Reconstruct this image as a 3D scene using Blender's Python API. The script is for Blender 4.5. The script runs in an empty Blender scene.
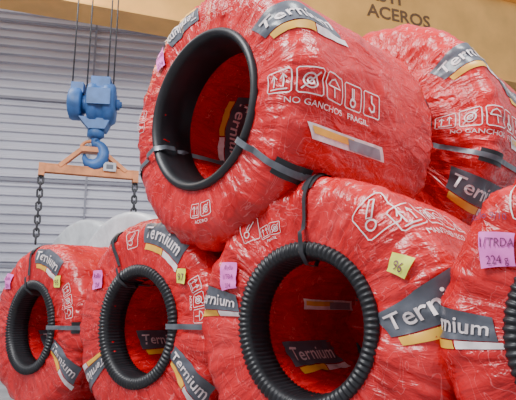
import bpy, math, random
from mathutils import Vector, Matrix, noise
from math import sin, cos, pi, radians
random.seed(3)
scene = bpy.context.scene
COL = scene.collection

# ---------------------------------------------------------------- materials
def new_mat(name):
    m = bpy.data.materials.new(name); m.use_nodes = True
    nt = m.node_tree
    return m, nt, nt.nodes['Principled BSDF']
def simple(name, col, rough=0.5, metal=0.0, noise_amt=0.15, scale=8, bump=0.0):
    m, nt, b = new_mat(name)
    b.inputs['Roughness'].default_value = rough
    b.inputs['Metallic'].default_value = metal
    tc = nt.nodes.new('ShaderNodeTexCoord')
    n = nt.nodes.new('ShaderNodeTexNoise'); n.inputs['Scale'].default_value = scale
    n.inputs['Detail'].default_value = 5
    nt.links.new(tc.outputs['Object'], n.inputs['Vector'])
    r = nt.nodes.new('ShaderNodeValToRGB')
    r.color_ramp.elements[0].position = .3; r.color_ramp.elements[1].position = .7
    r.color_ramp.elements[0].color = tuple(c*(1-noise_amt) for c in col)+(1,)
    r.color_ramp.elements[1].color = tuple(min(1, c*(1+noise_amt)) for c in col)+(1,)
    nt.links.new(n.outputs['Fac'], r.inputs['Fac'])
    nt.links.new(r.outputs['Color'], b.inputs['Base Color'])
    if bump:
        bp = nt.nodes.new('ShaderNodeBump'); bp.inputs['Strength'].default_value = bump
        bp.inputs['Distance'].default_value = .02
        nt.links.new(n.outputs['Fac'], bp.inputs['Height'])
        nt.links.new(bp.outputs['Normal'], b.inputs['Normal'])
    return m

def wrap_material(name, c_dark, c_mid, c_light, bumpk=.5, scuff=.34):
    m, nt, b = new_mat(name)
    L = nt.links
    uv = nt.nodes.new('ShaderNodeUVMap'); uv.uv_map = 'UVMap'
    n1 = nt.nodes.new('ShaderNodeTexNoise'); n1.inputs['Scale'].default_value = 2.2
    n1.inputs['Detail'].default_value = 5; n1.inputs['Roughness'].default_value = .6
    n1.inputs['Distortion'].default_value = 1.0
    L.new(uv.outputs[0], n1.inputs['Vector'])
    r = nt.nodes.new('ShaderNodeValToRGB')
    e = r.color_ramp.elements
    e[0].position = .32; e[0].color = (*c_dark, 1)
    e[1].position = .75; e[1].color = (*c_light, 1)
    k = e.new(.52); k.color = (*c_mid, 1)
    L.new(n1.outputs['Fac'], r.inputs['Fac'])
    mp = nt.nodes.new('ShaderNodeMapping'); mp.inputs['Scale'].default_value = (3, 1.2, 1)
    mp.inputs['Rotation'].default_value = (0, 0, .35)
    L.new(uv.outputs[0], mp.inputs['Vector'])
    n2 = nt.nodes.new('ShaderNodeTexNoise'); n2.inputs['Scale'].default_value = 2.4
    n2.inputs['Detail'].default_value = 2; n2.inputs['Distortion'].default_value = 1.5
    L.new(mp.outputs[0], n2.inputs['Vector'])
    s1 = nt.nodes.new('ShaderNodeMath'); s1.operation = 'SUBTRACT'; s1.inputs[1].default_value = .5
    L.new(n2.outputs['Fac'], s1.inputs[0])
    s2 = nt.nodes.new('ShaderNodeMath'); s2.operation = 'ABSOLUTE'; L.new(s1.outputs[0], s2.inputs[0])
    r2 = nt.nodes.new('ShaderNodeValToRGB')
    r2.color_ramp.elements[0].position = 0.0; r2.color_ramp.elements[0].color = (scuff, scuff, scuff, 1)
    r2.color_ramp.elements[1].position = .012; r2.color_ramp.elements[1].color = (0, 0, 0, 1)
    L.new(s2.outputs[0], r2.inputs['Fac'])
    mx = nt.nodes.new('ShaderNodeMixRGB'); mx.inputs['Color2'].default_value = (*[min(1, c*1.1+.22) for c in c_light], 1)
    L.new(r2.outputs['Color'], mx.inputs['Fac']); L.new(r.outputs['Color'], mx.inputs['Color1'])
    L.new(mx.outputs['Color'], b.inputs['Base Color'])
    v = nt.nodes.new('ShaderNodeTexVoronoi'); v.feature = 'F1'; v.inputs['Scale'].default_value = 3.0
    mixv = nt.nodes.new('ShaderNodeVectorMath'); mixv.operation = 'MULTIPLY_ADD'
    mixv.inputs[1].default_value = (.5, .5, 0)
    L.new(n1.outputs['Color'], mixv.inputs[0]); L.new(uv.outputs[0], mixv.inputs[2])
    L.new(mixv.outputs[0], v.inputs['Vector'])
    n3 = nt.nodes.new('ShaderNodeTexNoise'); n3.inputs['Scale'].default_value = 1.8
    n3.inputs['Detail'].default_value = 4; n3.inputs['Roughness'].default_value = .5; n3.inputs['Distortion'].default_value = 2.0
    mp3 = nt.nodes.new('ShaderNodeMapping'); mp3.inputs['Scale'].default_value = (2, 4, 1); mp3.inputs['Rotation'].default_value = (0, 0, -.2)
    L.new(uv.outputs[0], mp3.inputs['Vector']); L.new(mp3.outputs[0], n3.inputs['Vector'])
    ad = nt.nodes.new('ShaderNodeMath'); ad.operation = 'ADD'
    L.new(v.outputs['Distance'], ad.inputs[0]); L.new(n3.outputs['Fac'], ad.inputs[1])
    bp = nt.nodes.new('ShaderNodeBump'); bp.inputs['Strength'].default_value = bumpk; bp.inputs['Distance'].default_value = .05
    L.new(ad.outputs[0], bp.inputs['Height']); L.new(bp.outputs['Normal'], b.inputs['Normal'])
    b.inputs['Roughness'].default_value = .27
    b.inputs['Specular IOR Level'].default_value = .5
    return m

M = {}
M['red'] = wrap_material('red_film', (.43, .001, .004), (.60, .004, .009), (.68, .032, .038))
M['silver'] = wrap_material('silver_film', (.50, .51, .53), (.60, .61, .63), (.68, .70, .72), .12, .1)
M['white'] = simple('print_white', (.78, .67, .67), .4, noise_amt=.15, scale=20)
M['dark'] = simple('print_dark_grey', (.085, .09, .11), .32, noise_amt=.3, scale=6, bump=.4)
M['grey'] = simple('print_grey', (.25, .26, .30), .35, noise_amt=.25, scale=6)
M['orange'] = simple('print_orange', (.80, .42, .04), .4, noise_amt=.1)
M['black'] = simple('black_edge_protector', (.012, .012, .015), .45, noise_amt=.3)
M['strap'] = simple('strap_grey', (.13, .14, .16), .35, metal=.3, noise_amt=.3)
M['darkstrap'] = simple('strap_black', (.03, .03, .035), .4, noise_amt=.3)
M['pink'] = simple('note_pink', (.88, .16, .62), .6, noise_amt=.04)
M['lime'] = simple('note_yellow', (.80, .84, .10), .6, noise_amt=.04)
M['ink'] = simple('note_ink', (.16, .03, .10), .6)
M['blue'] = simple('hoist_blue_paint', (.03, .11, .31), .5, noise_amt=.35, scale=5, bump=.15)
M['rust'] = simple('spreader_orange_paint', (.55, .20, .07), .55, noise_amt=.35, scale=5, bump=.1)
M['steel'] = simple('chain_steel', (.06, .06, .065), .5, metal=.6, noise_amt=.3)
M['plate'] = simple('tag_plate', (.38, .39, .42), .5, metal=.2)
M['wall'] = simple('wall_cladding', (.57, .565, .63), .55, noise_amt=.10, scale=.5)
M['seam'] = simple('wall_seam', (.24, .24, .29), .55, noise_amt=.08, scale=.5)
M['concrete'] = simple('concrete', (.25, .25, .26), .7, noise_amt=.2, scale=2, bump=.1)
M['yellow'] = simple('girder_yellow_paint', (.86, .44, .10), .5, noise_amt=.15, scale=1.2)
M['brown'] = simple('girder_lettering', (.16, .08, .03), .6)

# ---------------------------------------------------------------- mesh builder
class MB:
    def __init__(s): s.v = []; s.f = []; s.m = []; s.sm = []; s.mats = []; s.uv = None
    def mi(s, k):
        if k not in s.mats: s.mats.append(k)
        return s.mats.index(k)
    def add(s, vs, fs, k, smooth=True):
        o = len(s.v); s.v += [tuple(p) for p in vs]; i = s.mi(k)
        for f in fs: s.f.append([a+o for a in f]); s.m.append(i); s.sm.append(smooth)
    def box(s, c, size, k, rot=None):
        c = Vector(c); R = rot or Matrix.Identity(3); vs = []
        for x in (-.5, .5):
            for y in (-.5, .5):
                for z in (-.5, .5): vs.append(c + R @ Vector((x*size[0], y*size[1], z*size[2])))
        s.add(vs, [(0,1,3,2),(4,6,7,5),(0,4,5,1),(2,3,7,6),(0,2,6,4),(1,5,7,3)], k, False)
    def prism(s, outline, y0, y1, k, xf=lambda p: p):
        n = len(outline)
        vs = [xf(Vector((x, y0, z))) for x, z in outline] + [xf(Vector((x, y1, z))) for x, z in outline]
        fs = [list(range(n)), list(range(2*n-1, n-1, -1))] + [(i, i+n, (i+1) % n+n, (i+1) % n) for i in range(n)]
        s.add(vs, fs, k, False)
    def tube(s, pts, rad, k, n=12, closed=False, cap=True):
        pts = [Vector(p) for p in pts]; m = len(pts)
        if not hasattr(rad, '__len__'): rad = [rad]*m
        vs = []; prev = None
        for i, p in enumerate(pts):
            if closed: t = pts[(i+1) % m]-pts[i-1]
            else: t = pts[min(i+1, m-1)]-pts[max(i-1, 0)]
            t.normalize()
            if prev is None:
                a = t.cross(Vector((0, 0, 1)))
                if a.length < .1: a = t.cross(Vector((0, 1, 0)))
                a.normalize()
            else:
                a = prev - t*prev.dot(t); a.normalize()
            prev = a; b = t.cross(a)
            for j in range(n):
                th = 2*pi*j/n; vs.append(p + (a*cos(th)+b*sin(th))*rad[i])
        fs = []
        for i in range(m if closed else m-1):
            for j in range(n):
                i2 = (i+1) % m
                fs.append((i*n+j, i*n+(j+1) % n, i2*n+(j+1) % n, i2*n+j))
        if cap and not closed: fs += [list(range(n))[::-1], [(m-1)*n+j for j in range(n)]]
        s.add(vs, fs, k, True)
    def lathe(s, axis_p, axis_d, prof, k, n=32):
        d = Vector(axis_d).normalized(); a = d.cross(Vector((0, 0, 1)))
        if a.length < .1: a = d.cross(Vector((0, 1, 0)))
        a.normalize(); b = d.cross(a); p0 = Vector(axis_p)
        vs = [p0 + d*h + (a*cos(2*pi*j/n)+b*sin(2*pi*j/n))*r for r, h in prof for j in range(n)]
        fs = [(i*n+j, i*n+(j+1) % n, (i+1)*n+(j+1) % n, (i+1)*n+j) for i in range(len(prof)-1) for j in range(n)]
        fs += [list(range(n))[::-1], [(len(prof)-1)*n+j for j in range(n)]]
        s.add(vs, fs, k, True)
    def obj(s, name, parent=None, loc=(0, 0, 0), rot=(0, 0, 0), autosmooth=True):
        me = bpy.data.meshes.new(name); me.from_pydata(s.v, [], s.f)
        for k in s.mats: me.materials.append(M[k])
        me.polygons.foreach_set('material_index', s.m)
        me.polygons.foreach_set('use_smooth', s.sm)
        if s.uv:
            uvl = me.uv_layers.new(name='UVMap'); flat = []
            for f in s.uv:
                for c in f: flat += c
            uvl.data.foreach_set('uv', flat)
        me.update()
        o = bpy.data.objects.new(name, me); COL.objects.link(o)
        o.location = loc; o.rotation_euler = rot
        if parent: o.parent = parent
        return o
def empty(name, loc=(0, 0, 0), rz=0):
    e = bpy.data.objects.new(name, None); COL.objects.link(e); e.location = loc; e.rotation_euler = (0, 0, rz)
    e.empty_display_size = .1
    return e

# ---------------------------------------------------------------- text cache
_txt = {}
def text_mesh(body, bold=0.0):
    key = (body, bold)
    if key in _txt: return _txt[key]
    cu = bpy.data.curves.new('t', 'FONT'); cu.body = body; cu.size = 1; cu.align_x = 'CENTER'; cu.align_y = 'CENTER'
    cu.offset = bold; cu.resolution_u = 3
    o = bpy.data.objects.new('t', cu); COL.objects.link(o)
    bpy.context.view_layer.update()
    me = o.to_mesh()
    vs = [(v.co.x, v.co.y) for v in me.vertices]; fs = [tuple(p.vertices) for p in me.polygons]
    o.to_mesh_clear(); bpy.data.objects.remove(o); bpy.data.curves.remove(cu)
    _txt[key] = (vs, fs)
    return _txt[key]

# ---------------------------------------------------------------- coil
COILS = []
class Coil:
    def __init__(s, x, y, yaw, R=.9, rh=.46, L=1.35, sh=.17, z=None, skin='red', seed=0, ribbed=True, pleat=1.35, res=(320, .022), closed=False, rough=1.0):
        s.R, s.rh, s.L, s.sh, s.seed, s.pleat, s.closed, s.rough = R, rh, L, sh, seed, pleat, closed, rough
        s.F = R-sh-rh; s.U1 = s.F+sh*pi/2; s.U2 = s.U1+L-2*sh; s.U3 = s.U2+sh*pi/2; s.U4 = s.U3+s.F
        s.x, s.y, s.yaw = x, y, radians(yaw); s.z = R if z is None else z
        s.e = empty('steel_coil', (x, y, s.z), -s.yaw)
        s.mk = MB(); s.st = MB(); s.skin = skin
        s.build(res); s.ring(ribbed)
        COILS.append(s)
    def prof(s, u):
        if u < 0: return s.rh, -u, -1, 0
        if u < s.F: return s.rh+u, 0.0, 0, -1
        if u < s.U1:
            t = (u-s.F)/s.sh; return s.R-s.sh+s.sh*sin(t), s.sh-s.sh*cos(t), sin(t), -cos(t)
        if u < s.U2: return s.R, s.sh+u-s.U1, 1, 0
        if u < s.U3:
            t = (u-s.U2)/s.sh; return s.R-s.sh+s.sh*cos(t), s.L-s.sh+s.sh*sin(t), cos(t), sin(t)
        return max(s.rh, s.R-s.sh-(u-s.U3)), s.L, 0, 1
    def disp(s, u, ph):
        sd = s.seed*7.3; c, q = cos(ph), sin(ph)
        if u < 0:
            n2 = noise.noise(Vector((c*4+sd, q*4, u*3)))
            return .016*noise.noise(Vector((c*2+sd, q*2, u*3))) + .022*(1-abs(noise.noise(Vector((c*3+sd, q*3+n2, u*2)))))**6
        n1 = noise.noise(Vector((c*1.6+sd, q*1.6, u*1.8)))
        n2 = noise.noise(Vector((c*3+sd, q*3, u*2.5+5)))
        n3 = noise.noise(Vector((c*4+q*2+sd, q*4, u*5+n2*2)))
        ridge = (1-abs(n3))**6
        n4 = noise.noise(Vector((c*3+sd+9, q*3, u*1.5-c*2)))
        ridge2 = (1-abs(n4))**10
        if u < s.U1: wf = .45+.55*(u/s.U1)
        else: wf = max(0, 1-(u-s.U1)/.3)
        if u > s.U2: wf = 1
        p2 = ph + .10*n1 + .05*n2
        pl = abs(sin(11*p2+n2*1.2)) ; pl2 = abs(sin(27*p2+u*2+n1*3))
        d = .022*n1 + .010*n2 + .010*ridge*(.9+n1) + .010*ridge2
        d += s.pleat*wf*(.018*(pl-.6)*(.7+n2) + .006*(pl2-.6))
        return d*min(1, .35+u*4)*s.rough
    def S(s, u, ph, off=0.0, smooth=False):
        r, a, nr, na = s.prof(u); d = s.disp(u, ph)+off
        r += nr*d; a += na*d
        return Vector((r*cos(ph), a, r*sin(ph)))
    def build(s, res):
        n, du = res; us = []
        def seg(a, b, d):
            k = max(2, int((b-a)/d)); us.extend([a+(b-a)*i/k for i in range(k)])
        seg(-s.L+.002, -.0001, .04); seg(0, s.F, du); seg(s.F, s.U1, du); seg(s.U1, s.U2, du); seg(s.U2, s.U3, du*1.6); seg(s.U3, s.U4, du*3)
        m = len(us); b = MB()
        vs = [s.S(u, 2*pi*j/n) for u in us for j in range(n)]
        fs = []; uv = []
        for i in range(m):
            i2 = (i+1) % m; ua = us[i]; ub = us[i2] if i2 else s.U4
            for j in range(n):
                fs.append((i*n+j, i*n+(j+1) % n, i2*n+(j+1) % n, i2*n+j))
                v0 = 2*pi*j/n*s.R; v1 = 2*pi*(j+1)/n*s.R; so = s.seed*3.1
                uv.append([(ua+so, v0), (ua+so, v1), (ub+so, v1), (ub+so, v0)])
        if s.closed:   # folded film closing the far end of the bore
            k = 14; o = len(vs); a0 = s.L-.15
            for i in range(k+1):
                r = (s.rh+.02)*i/k
                for j in range(n):
                    ph = 2*pi*j/n; x, z = r*cos(ph), r*sin(ph)
                    vs.append(Vector((x, a0+.05*noise.noise(Vector((x*4+s.seed, z*4, 0)))-.10*(1-abs(noise.noise(Vector((x*2.5+s.seed, z*2.5+3, 1)))))**5, z)))
            for i in range(k):
                for j in range(n):
                    fs.append((o+i*n+j, o+i*n+(j+1) % n, o+(i+1)*n+(j+1) % n, o+(i+1)*n+j))
                    P = [vs[q] for q in fs[-1]]; uv.append([(p.x, p.z) for p in P])
        b.add(vs, fs, s.skin); b.uv = uv
        b.obj('film_wrap', s.e)
    def ring(s, ribbed):
        w = .075 if ribbed else .05
        dp = .17 if ribbed else .30
        pr = [(s.rh+w, .0), (s.rh+w, -.018), (s.rh+w*.8, -.034), (s.rh+w*.45, -.042), (s.rh+.01, -.040), (s.rh-.012, -.02), (s.rh-.022, .02), (s.rh-.026, .10), (s.rh-.030, dp), (s.rh+.002, dp+.002)]
        for side in (0, 1):
            n = 480; k = 88; b = MB(); vs = []
            for i, (r, a) in enumerate(pr):
                for j in range(n):
                    ph = 2*pi*j/n; rib = cos(k*ph)
                    amp = (.007 if 0 < i < 9 else .003) if ribbed else 0
                    rr = r + amp*.4*rib + .004*sin(3*ph+s.seed); aa = a - amp*rib*(1 if i < 6 else .2)
                    if side: aa = s.L-aa
                    vs.append((rr*cos(ph), aa, rr*sin(ph)))
            fs = [(i*n+j, i*n+(j+1) % n, (i+1)*n+(j+1) % n, (i+1)*n+j) for i in range(len(pr)-1) for j in range(n)]
            b.add(vs, fs, 'black'); b.obj('edge_protector', s.e)
    # 2D -> surface
    def mapper(s, u0, deg, ang):
        r0 = s.prof(u0)[0]; ph0 = radians(deg); ca, sa = cos(radians(ang)), sin(radians(ang))
        def f(x, y, off):
            X = x*ca-y*sa; Y = x*sa+y*ca
            return s.S(u0+X, ph0+Y/r0, off)
        return f
    def quad(s, f, x0, x1, y0, y1, k, off=.006, skew=0, mb=None):
        nx = max(2, int(abs(x1-x0)/.02)); ny = max(2, int(abs(y1-y0)/.02)); vs = []
        for i in range(nx+1):
            for j in range(ny+1):
                y = y0+(y1-y0)*j/ny; vs.append(f(x0+(x1-x0)*i/nx+skew*y, y, off))
        fs = [(i*(ny+1)+j, (i+1)*(ny+1)+j, (i+1)*(ny+1)+j+1, i*(ny+1)+j+1) for i in range(nx) for j in range(ny)]
        (mb or s.mk).add(vs, fs, k)
    def text(s, f, body, x, y, size, k='white', off=.013, bold=.0, sx=1.0):
        vs, fs = text_mesh(body, bold)
        s.mk.add([f(x+a*size*sx, y+b*size, off) for a, b in vs], fs, k)
    def stroke(s, f, pts, w, k='white', off=.009, closed=False):
        P = []
        n = len(pts)
        for i in range(n if closed else n-1):
            a = Vector(pts[i]); b = Vector(pts[(i+1) % n]); c = max(1, int((b-a).length/.03))
            P += [a.lerp(b, t/c) for t in range(c)]
        if not closed: P.append(Vector(pts[-1]))
        m = len(P); vs = []
        for i, p in enumerate(P):
            t = (P[(i+1) % m]-P[i-1]) if closed else (P[min(i+1, m-1)]-P[max(i-1, 0)])
            t.normalize(); nn = Vector((-t.y, t.x))*w/2
            vs += [f(*(p+nn), off), f(*(p-nn), off)]
        fs = [(2*i, 2*i+1, (2*i+3) % (2*m), (2*i+2) % (2*m)) for i in range(m if closed else m-1)]
        s.mk.add(vs, fs, k)
    def banner(s, u, deg, ang=0, sc=1.0, body='Ternium', tail=True):
        f0 = s.mapper(u, deg, ang); f = lambda x, y, o: f0(x*sc, y*sc, o)
        s.quad(f, -.25, .25, -.075, .085, 'dark', .006, skew=-.25)
        s.text(f, body, 0, 0, .125, 'white', .012, bold=.01, sx=1.05)
        if tail:
            s.quad(f, -.22, .02, -.125, -.082, 'orange', .006, skew=-.25)
            s.quad(f, .03, .27, -.125, -.082, 'white', .006, skew=-.25)
    def stripe(s, u, deg, ang=0, sc=1.0):
        f0 = s.mapper(u, deg, ang); f = lambda x, y, o: f0(x*sc, y*sc, o)
        s.quad(f, -.28, .28, -.035, .035, 'white', .006, skew=-.6)
        s.quad(f, -.26, .05, -.008, .024, 'orange', .009, skew=-.6)
        s.quad(f, .0, .25, -.03, .02, 'grey', .010, skew=-.6)
    def icons(s, u, deg, ang=0, sc=1.0, which='abcde', text='STEEL'):
        f0 = s.mapper(u, deg, ang); f = lambda x, y, o: f0(x*sc, y*sc, o); w = .0062
        n = len(which); x0 = -(n-1)*.065
        for i, ch in enumerate(which):
            cx = x0+i*.13; h = .055
            def P(*a): return [(cx+p[0]*h, p[1]*h) for p in a]
            bx = P((-.85, -1), (.85, -1), (1, -.85), (1, .85), (.85, 1), (-.85, 1), (-1, .85), (-1, -.85))
            s.stroke(f, bx, w*.8, closed=True)
            circ = lambda r, ox=0, oy=0: [(cx+(ox+r*cos(t*pi/8))*h, (oy+r*sin(t*pi/8))*h) for t in range(16)]
            if ch == 'a':
                for q in (-.4, .4): s.stroke(f, P((q, -.5), (q, .6)), w); s.stroke(f, P((q-.25, .25), (q, .65), (q+.25, .25)), w)
                s.stroke(f, P((-.7, -.7), (.7, -.7)), w)
            elif ch == 'b':
                s.stroke(f, circ(.55), w, closed=True); s.stroke(f, circ(.25), w, closed=True); s.stroke(f, P((-.7, -.7), (.7, .7)), w)
            elif ch == 'c':
                s.stroke(f, P((0, -.7), (0, .1)), w); s.stroke(f, P((-.7, .1), (-.45, .5), (0, .7), (.45, .5), (.7, .1), (-.7, .1)), w)
            elif ch == 'd':
                s.stroke(f, P((-.1, .7), (-.1, -.3), (.1, -.3), (.1, .7)), w); s.stroke(f, circ(.3, 0, -.45), w*1.4, closed=True)
            else:
                s.stroke(f, P((0, .8), (0, .2), (.35, 0), (.3, -.45), (-.1, -.6), (-.4, -.3)), w*1.5)
        s.text(f, text, 0, -.09, .036, 'white', .010, sx=1.2)
    def thermo(s, u, deg, ang=0, sc=1.0):
        f0 = s.mapper(u, deg, ang); f = lambda x, y, o: f0(x*sc, y*sc, o)
        s.stroke(f, [(-.1, -.12), (.1, -.12), (.12, -.1), (.12, .1), (.1, .12), (-.1, .12), (-.12, .1), (-.12, -.1)], .008, closed=True)
        s.stroke(f, [(.06, .08), (-.02, 0), (-.045, .02), (.04, .10), (.06, .08)], .009, closed=False)
        s.stroke(f, [(-.05+.035*cos(t*pi/6), -.035+.035*sin(t*pi/6)) for t in range(12)], .011, closed=True)
    def note(s, u, deg, ang, w, h, k, lines=(), off=.022):
        f = s.mapper(u, deg, ang)
        s.quad(f, -w/2, w/2, -h/2, h/2, k, off)
        for i, t in enumerate(lines):
            y = h/2-(i+.6)*h/len(lines); s.text(f, t, 0, y, h/len(lines)*.72, 'ink', off+.005, sx=.8)
    def strap(s, pts, w=.035, k='strap', off=.012):
        P = []
        for (u0, d0), (u1, d1) in zip(pts[:-1], pts[1:]):
            r = s.R; n = max(1, int(math.hypot(u1-u0, radians(d1-d0)*r)/.02))
            P += [(u0+(u1-u0)*i/n, radians(d0+(d1-d0)*i/n)) for i in range(n)]
        P.append((pts[-1][0], radians(pts[-1][1]))); m = len(P); vs = []
        for i in range(m):
            a = P[max(i-1, 0)]; b = P[min(i+1, m-1)]; rr = s.prof(P[i][0])[0]
            t = Vector((b[0]-a[0], (b[1]-a[1])*rr)).normalized(); nn = Vector((-t.y, t.x))
            near = abs(P[i][0]) < .13; oo = off+(.035 if near else 0)
            for q in (-.5, 0, .5):
                vs.append(s.S(P[i][0]+nn.x*w*q, P[i][1]+nn.y*w*q/rr, oo))
        fs = []
        for i in range(m-1): fs += [(3*i, 3*i+1, 3*i+4, 3*i+3), (3*i+1, 3*i+2, 3*i+5, 3*i+4)]
        s.st.add(vs, fs, k)
    def tie(s, deg, w=.035, k='strap', patch=True):
        s.strap([(-.9, deg), (s.U2-.02, deg)], w, k, off=.018)
        if patch: s.strap([(s.U1-.20, deg), (s.U1+.08, deg)], w*2.6, 'black', off=.012)
    def finish(s):
        if s.mk.v: s.mk.obj('printed_marks', s.e)
        if s.st.v: s.st.obj('straps', s.e)

YAW = 40
ax = Vector((sin(radians(YAW)), cos(radians(YAW)))); rt = Vector((cos(radians(YAW)), -sin(radians(YAW))))
A = Coil(.27, 3.38, YAW, seed=1, R=.92, L=1.45, rh=.43, closed=True)
B = Coil(-.98, 4.55, YAW, seed=2, rh=.415, closed=True)
C = Coil(-2.33, 5.78, YAW, seed=3, R=.87, rh=.395, closed=True)
D = Coil(1.53, 2.2, YAW, seed=4, R=.88, rh=.47)
T = Coil(-.42, 3.87, 46, R=1.0, rh=.565, L=1.7, sh=.2, z=2.48, seed=5, ribbed=False)
T2 = Coil(-.36+1.85*ax.x+.38*rt.x, 3.98+1.85*ax.y+.38*rt.y, YAW, R=1.17, rh=.56, L=1.8, z=2.70, seed=6, ribbed=False)
A2 = Coil(.30+1.65*ax.x, 3.4+1.65*ax.y, YAW, seed=7)
B2 = Coil(-1.05+1.6*ax.x, 4.59+1.6*ax.y, YAW, seed=8)
S1 = Coil(-1.80, 7.2, YAW, R=1.17, sh=.07, seed=9, skin='silver', rough=.2)
S2 = Coil(-3.15, 9.6, YAW, R=1.33, sh=.07, seed=10, skin='silver', rough=.2)

# printed marks, labels, straps, sticky notes
T.banner(.50, 30, 0, 1.35); T.icons(.66, -3, 0, 1.6, text='NO GANCHOS   FRAGIL'); T.stripe(.88, -21, 0, 1.4)
T.banner(.25, 108, 90, .8); T.icons(.2, -88, 90, .9, 'ab', text='ACERO'); T.icons(.25, 172, 90, .8, 'cd', text='CUIDADO')
T.banner(-.8, 165, 90, 1.4); T.icons(.42, 62, 0, 1.0, 'ea', text='HANDLE WITH CARE')
T.tie(-38, .045); T.tie(200, .045)
T.note(.24, 133, -118, .12, .18, 'pink', ('Rollo', '224'))
T2.banner(.62, 32, 0, 1.45); T2.icons(.62, -2, 0, 1.7, text='NO GANCHOS   FRAGIL'); T2.banner(.72, -36, 0, 1.5); T2.tie(-20, .045)
T2.banner(1.4, 20, 0, 1.4); T2.stripe(1.3, -10, 0, 1.4)
A.thermo(.31, 124, -110, .6); A.icons(.22, 112, -100, .7, 'ab', text='FRAGIL')
A.banner(.32, 167, -175, .9); A.banner(.40, 8, 20, 1.3); A.thermo(.36, 50, -10, .9); A.icons(.78, 42, 0, 1.5, 'abcd', text='MANTENER SECO')
A.tie(86, .035, 'darkstrap'); A.banner(-.62, -150, 180, 1.2); A.stripe(-.9, 160, 180, 1.2); A.icons(.85, 18, 0, 1.3, 'ab', text='FRAGIL')
A.note(.23, 151, -150, .14, .18, 'pink', ('Rollo', '1/TDA', '224')); A.note(.30, 26, -50, .12, .11, 'lime', ('96',))
A2.banner(.6, 50, 0, 1.4)
B.banner(.34, 66, -90, 1.1); B.icons(.33, 15, -90, .9, 'abc', text='ACERO'); B.banner(.3, -28, -20, .9); B.banner(.27, 215, 0, .9)
B.tie(118, .035, 'darkstrap'); B.tie(0, .04); B.banner(-.6, 200, 180, 1.1); B.thermo(.30, 98, -90, .6)
B.note(.27, 145, -140, .13, .16, 'pink', ('Rollo', '224')); B.note(.25, 34, -40, .09, .11, 'lime', ('97',))
C.tie(100, .035, 'darkstrap'); C.tie(0, .04); C.icons(.33, 20, -90, .9, 'abc', text='ACERO'); C.banner(.33, 70, -90, 1.0); C.banner(.3, -25, -20, .9)
C.banner(-.6, 200, 180, 1.1)
C.note(.28, 135, -137, .13, .16, 'pink', ('Rollo', '224')); C.note(.26, 42, -42, .09, .11, 'lime', ('95',))
D.note(.20, 144, -147, .155, .16, 'pink', ('1/TRDA', '224 g')); f = D.mapper(.33, 136, -143); D.text(f, 'Rollo 9/10', 0, 0, .045, 'ink', .016)
D.banner(.34, 176, 176, .9); D.thermo(.25, 122, -120, .7)
for c in COILS: c.finish()

# ---------------------------------------------------------------- crane girder
g = empty('overhead_crane_girder', (-4.9, 10.5, 7.45), radians(20))
b = MB()
Lg = 26
b.box((Lg/2-5, 0, 1.35), (Lg, .5, 2.6), 'yellow')
b.box((Lg/2-5, 0, .02), (Lg, .8, .05), 'yellow')
b.box((Lg/2-5, 0, 2.68), (Lg, .8, .05), 'yellow')
b.obj('box_girder', g)
b = MB()
def flat_text(b, body, x, y, z, size, k, sx=1.0, bold=.02):
    vs, fs = text_mesh(body, bold); b.add([(x+p*size*sx, y, z+q*size) for p, q in vs], fs, k, False)
flat_text(b, 'ACEROS', 9.15, -.262, 1.38, .50, 'brown', 1.05)
flat_text(b, 'ASTI', 8.7, -.262, 1.88, .50, 'brown', 1.1)
b.obj('girder_lettering', g)

# ---------------------------------------------------------------- hoist block
h = empty('crane_hook_block', (-2.99, 9.5, 4.79), radians(8))
b = MB()
b.lathe((-.12, 0, 0), (1, 0, 0), [(.30, 0), (.36, .02), (.39, .06), (.39, .16), (.36, .18), (.36, .30), (.39, .32), (.39, .42), (.35, .48), (.22, .50)], 'blue', 40)
b.lathe((-.46, 0, -.02), (1, 0, 0), [(.20, 0), (.28, .03), (.30, .07), (.30, .22), (.26, .25)], 'blue', 36)
b.lathe((.36, 0, 0), (1, 0, 0), [(.10, 0), (.10, .08), (.06, .09), (.06, .12)], 'blue', 20)
b.lathe((-.22, 0, -.02), (1, 0, 0), [(.17, -.05), (.17, .2)], 'blue', 24)
b.box((.12, -.02, .30), (.34, .5, .26), 'blue'); b.box((-.30, 0, .24), (.22, .36, .2), 'blue')
for y in (-.40, .40): b.box((.12, y, 0), (.40, .03, .30), 'blue')
b.prism([(-.25, -.30), (.32, -.30), (.22, -.52), (-.06, -.52)], -.16, .16, 'blue')
b.lathe((.05, 0, -.50), (0, 0, -1), [(.13, 0), (.15, .03), (.15, .13), (.09, .17)], 'blue', 24)
hk = [(.05, 0, -.62), (.05, 0, -.74)]
for i in range(15):
    t = radians(90-i*270/14*1.0); hk.append((.04+.17*cos(t), 0, -.96+.20*sin(t)))
rd = [.07, .075]+[.075+.035*sin(pi*i/14) for i in range(12)]+[.06, .045, .02]
b.tube(hk, rd[:len(hk)], 'blue', 14)
b.obj('hook_block_body', h)
b = MB()
for x, y in ((-.42, .0), (-.16, .0), (.22, -.1), (.30, .1)):
    b.tube([(x, y, .2), (x, y, 4.0)], .014, 'steel', 8)
b.obj('wire_ropes', h)
b = MB(); b.box((-.05, 0, 4.15), (1.2, .7, .5), 'blue'); b.lathe((-.7, 0, 4.15), (1, 0, 0), [(.2, 0), (.22, .02), (.22, 1.3), (.2, 1.32)], 'blue')
b.obj('trolley', h)

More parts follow.
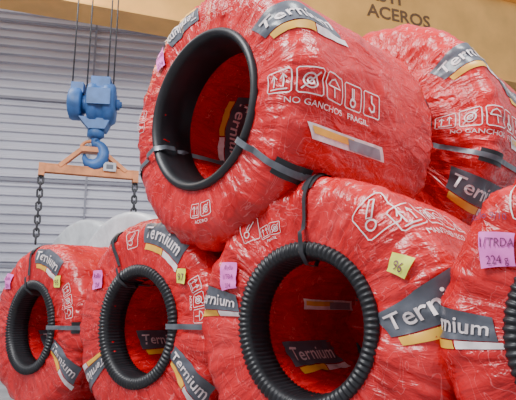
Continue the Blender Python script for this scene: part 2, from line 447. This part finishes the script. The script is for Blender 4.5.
# ---------------------------------------------------------------- spreader
sp = empty('lifting_spreader', (-3.0, 9.5, 3.50), radians(20))
b = MB()
b.box((0, -.05, 0), (1.62, .03, .15), 'rust'); b.box((0, .05, 0), (1.62, .03, .15), 'rust')
b.box((0, 0, .07), (1.62, .14, .02), 'rust')
for x in (-.8, .8):
    b.box((x, 0, -.03), (.10, .16, .22), 'rust')
def bar(b, p, q, w, k, th=.05):
    p = Vector(p); q = Vector(q); d = q-p; ang = math.atan2(d.z, d.x)
    b.box((p+q)/2, (d.length, th, w), k, Matrix.Rotation(-ang, 3, 'Y'))
for y in (-.06, .06):
    bar(b, (-.52, y, .05), (-.16, y, .40), .07, 'rust'); bar(b, (.62, y, .05), (.18, y, .40), .07, 'rust')
bar(b, (-.2, 0, .40), (.22, 0, .40), .09, 'rust', .18)
b.tube([(.17*cos(t*pi/12), 0, .44+.13*sin(t*pi/12)) for t in range(13)], .03, 'rust')
b.obj('cross_frame', sp)
b = MB(); b.box((.33, -.1, .10), (.22, .02, .16), 'plate'); b.box((.33, -.11, .10), (.12, .012, .08), 'dark'); b.obj('tag_plate', sp)
b = MB()
for x, ze in ((-.8, -1.35), (.8, -.75)):
    z = -.10; i = 0
    while z > ze:
        pts = []
        for t in range(16):
            th = 2*pi*t/16; px_ = .042*cos(th); pz = .04*sin(th)+(.035 if sin(th) > 0 else -.035)
            pts.append((x+(px_ if i % 2 else 0), (0 if i % 2 else px_), z+pz))
        b.tube(pts, .018, 'steel', 7, closed=True); z -= .115; i += 1
b.obj('lifting_chains', sp)

# ---------------------------------------------------------------- camera
cam_d = bpy.data.cameras.new('camera'); cam = bpy.data.objects.new('camera', cam_d); COL.objects.link(cam)
cam_d.lens = 38.4; cam_d.sensor_width = 36
cam.location = (0, 0, .97); cam.rotation_euler = (radians(90+12), 0, 0)
scene.camera = cam

# ---------------------------------------------------------------- room
b = MB(); b.box((0, 8, -.05), (60, 40, .1), 'concrete'); b.obj('floor')
b = MB(); W = 44
z = 0; pr = []
while z < 13:
    pr += [(0, z), (0, z+.13), (-.09, z+.15), (-.09, z+.20), (0, z+.24)]; z += .2401
vs = []
for y, zz in pr: vs += [(-W/2, y, zz), (W/2, y, zz)]
fs = [(2*i, 2*i+1, 2*i+3, 2*i+2) for i in range(len(pr)-1)]
b.add(vs, fs, 'wall', False)
for x in range(-20, 21, 3): b.box((x+.4, -.095, 6.5), (.05, .02, 13), 'seam')
for z in (2.2, 4.4, 6.6, 8.8): b.box((0, -.095, z), (W, .02, .07), 'seam')
b.obj('wall_back', loc=(0, 15, 0), rot=(0, 0, radians(12)))

w = bpy.data.worlds.new('world'); scene.world = w; w.use_nodes = True
w.node_tree.nodes['Background'].inputs[0].default_value = (.88, .91, 1, 1)
w.node_tree.nodes['Background'].inputs[1].default_value = .85
def area(name, loc, size, power, target):
    l = bpy.data.lights.new(name, 'AREA'); l.size = size; l.energy = power; o = bpy.data.objects.new(name, l); COL.objects.link(o)
    o.location = loc; o.rotation_euler = (Vector(target)-Vector(loc)).to_track_quat('-Z', 'Y').to_euler()
area('skylight_1', (-4, 1, 8), 2.5, 1000, (0, 5, 1))
area('skylight_2', (3, 2, 8), 2, 600, (0, 5, 1))
area('skylight_3', (-6, 9, 9), 3, 500, (-3, 14, 4))
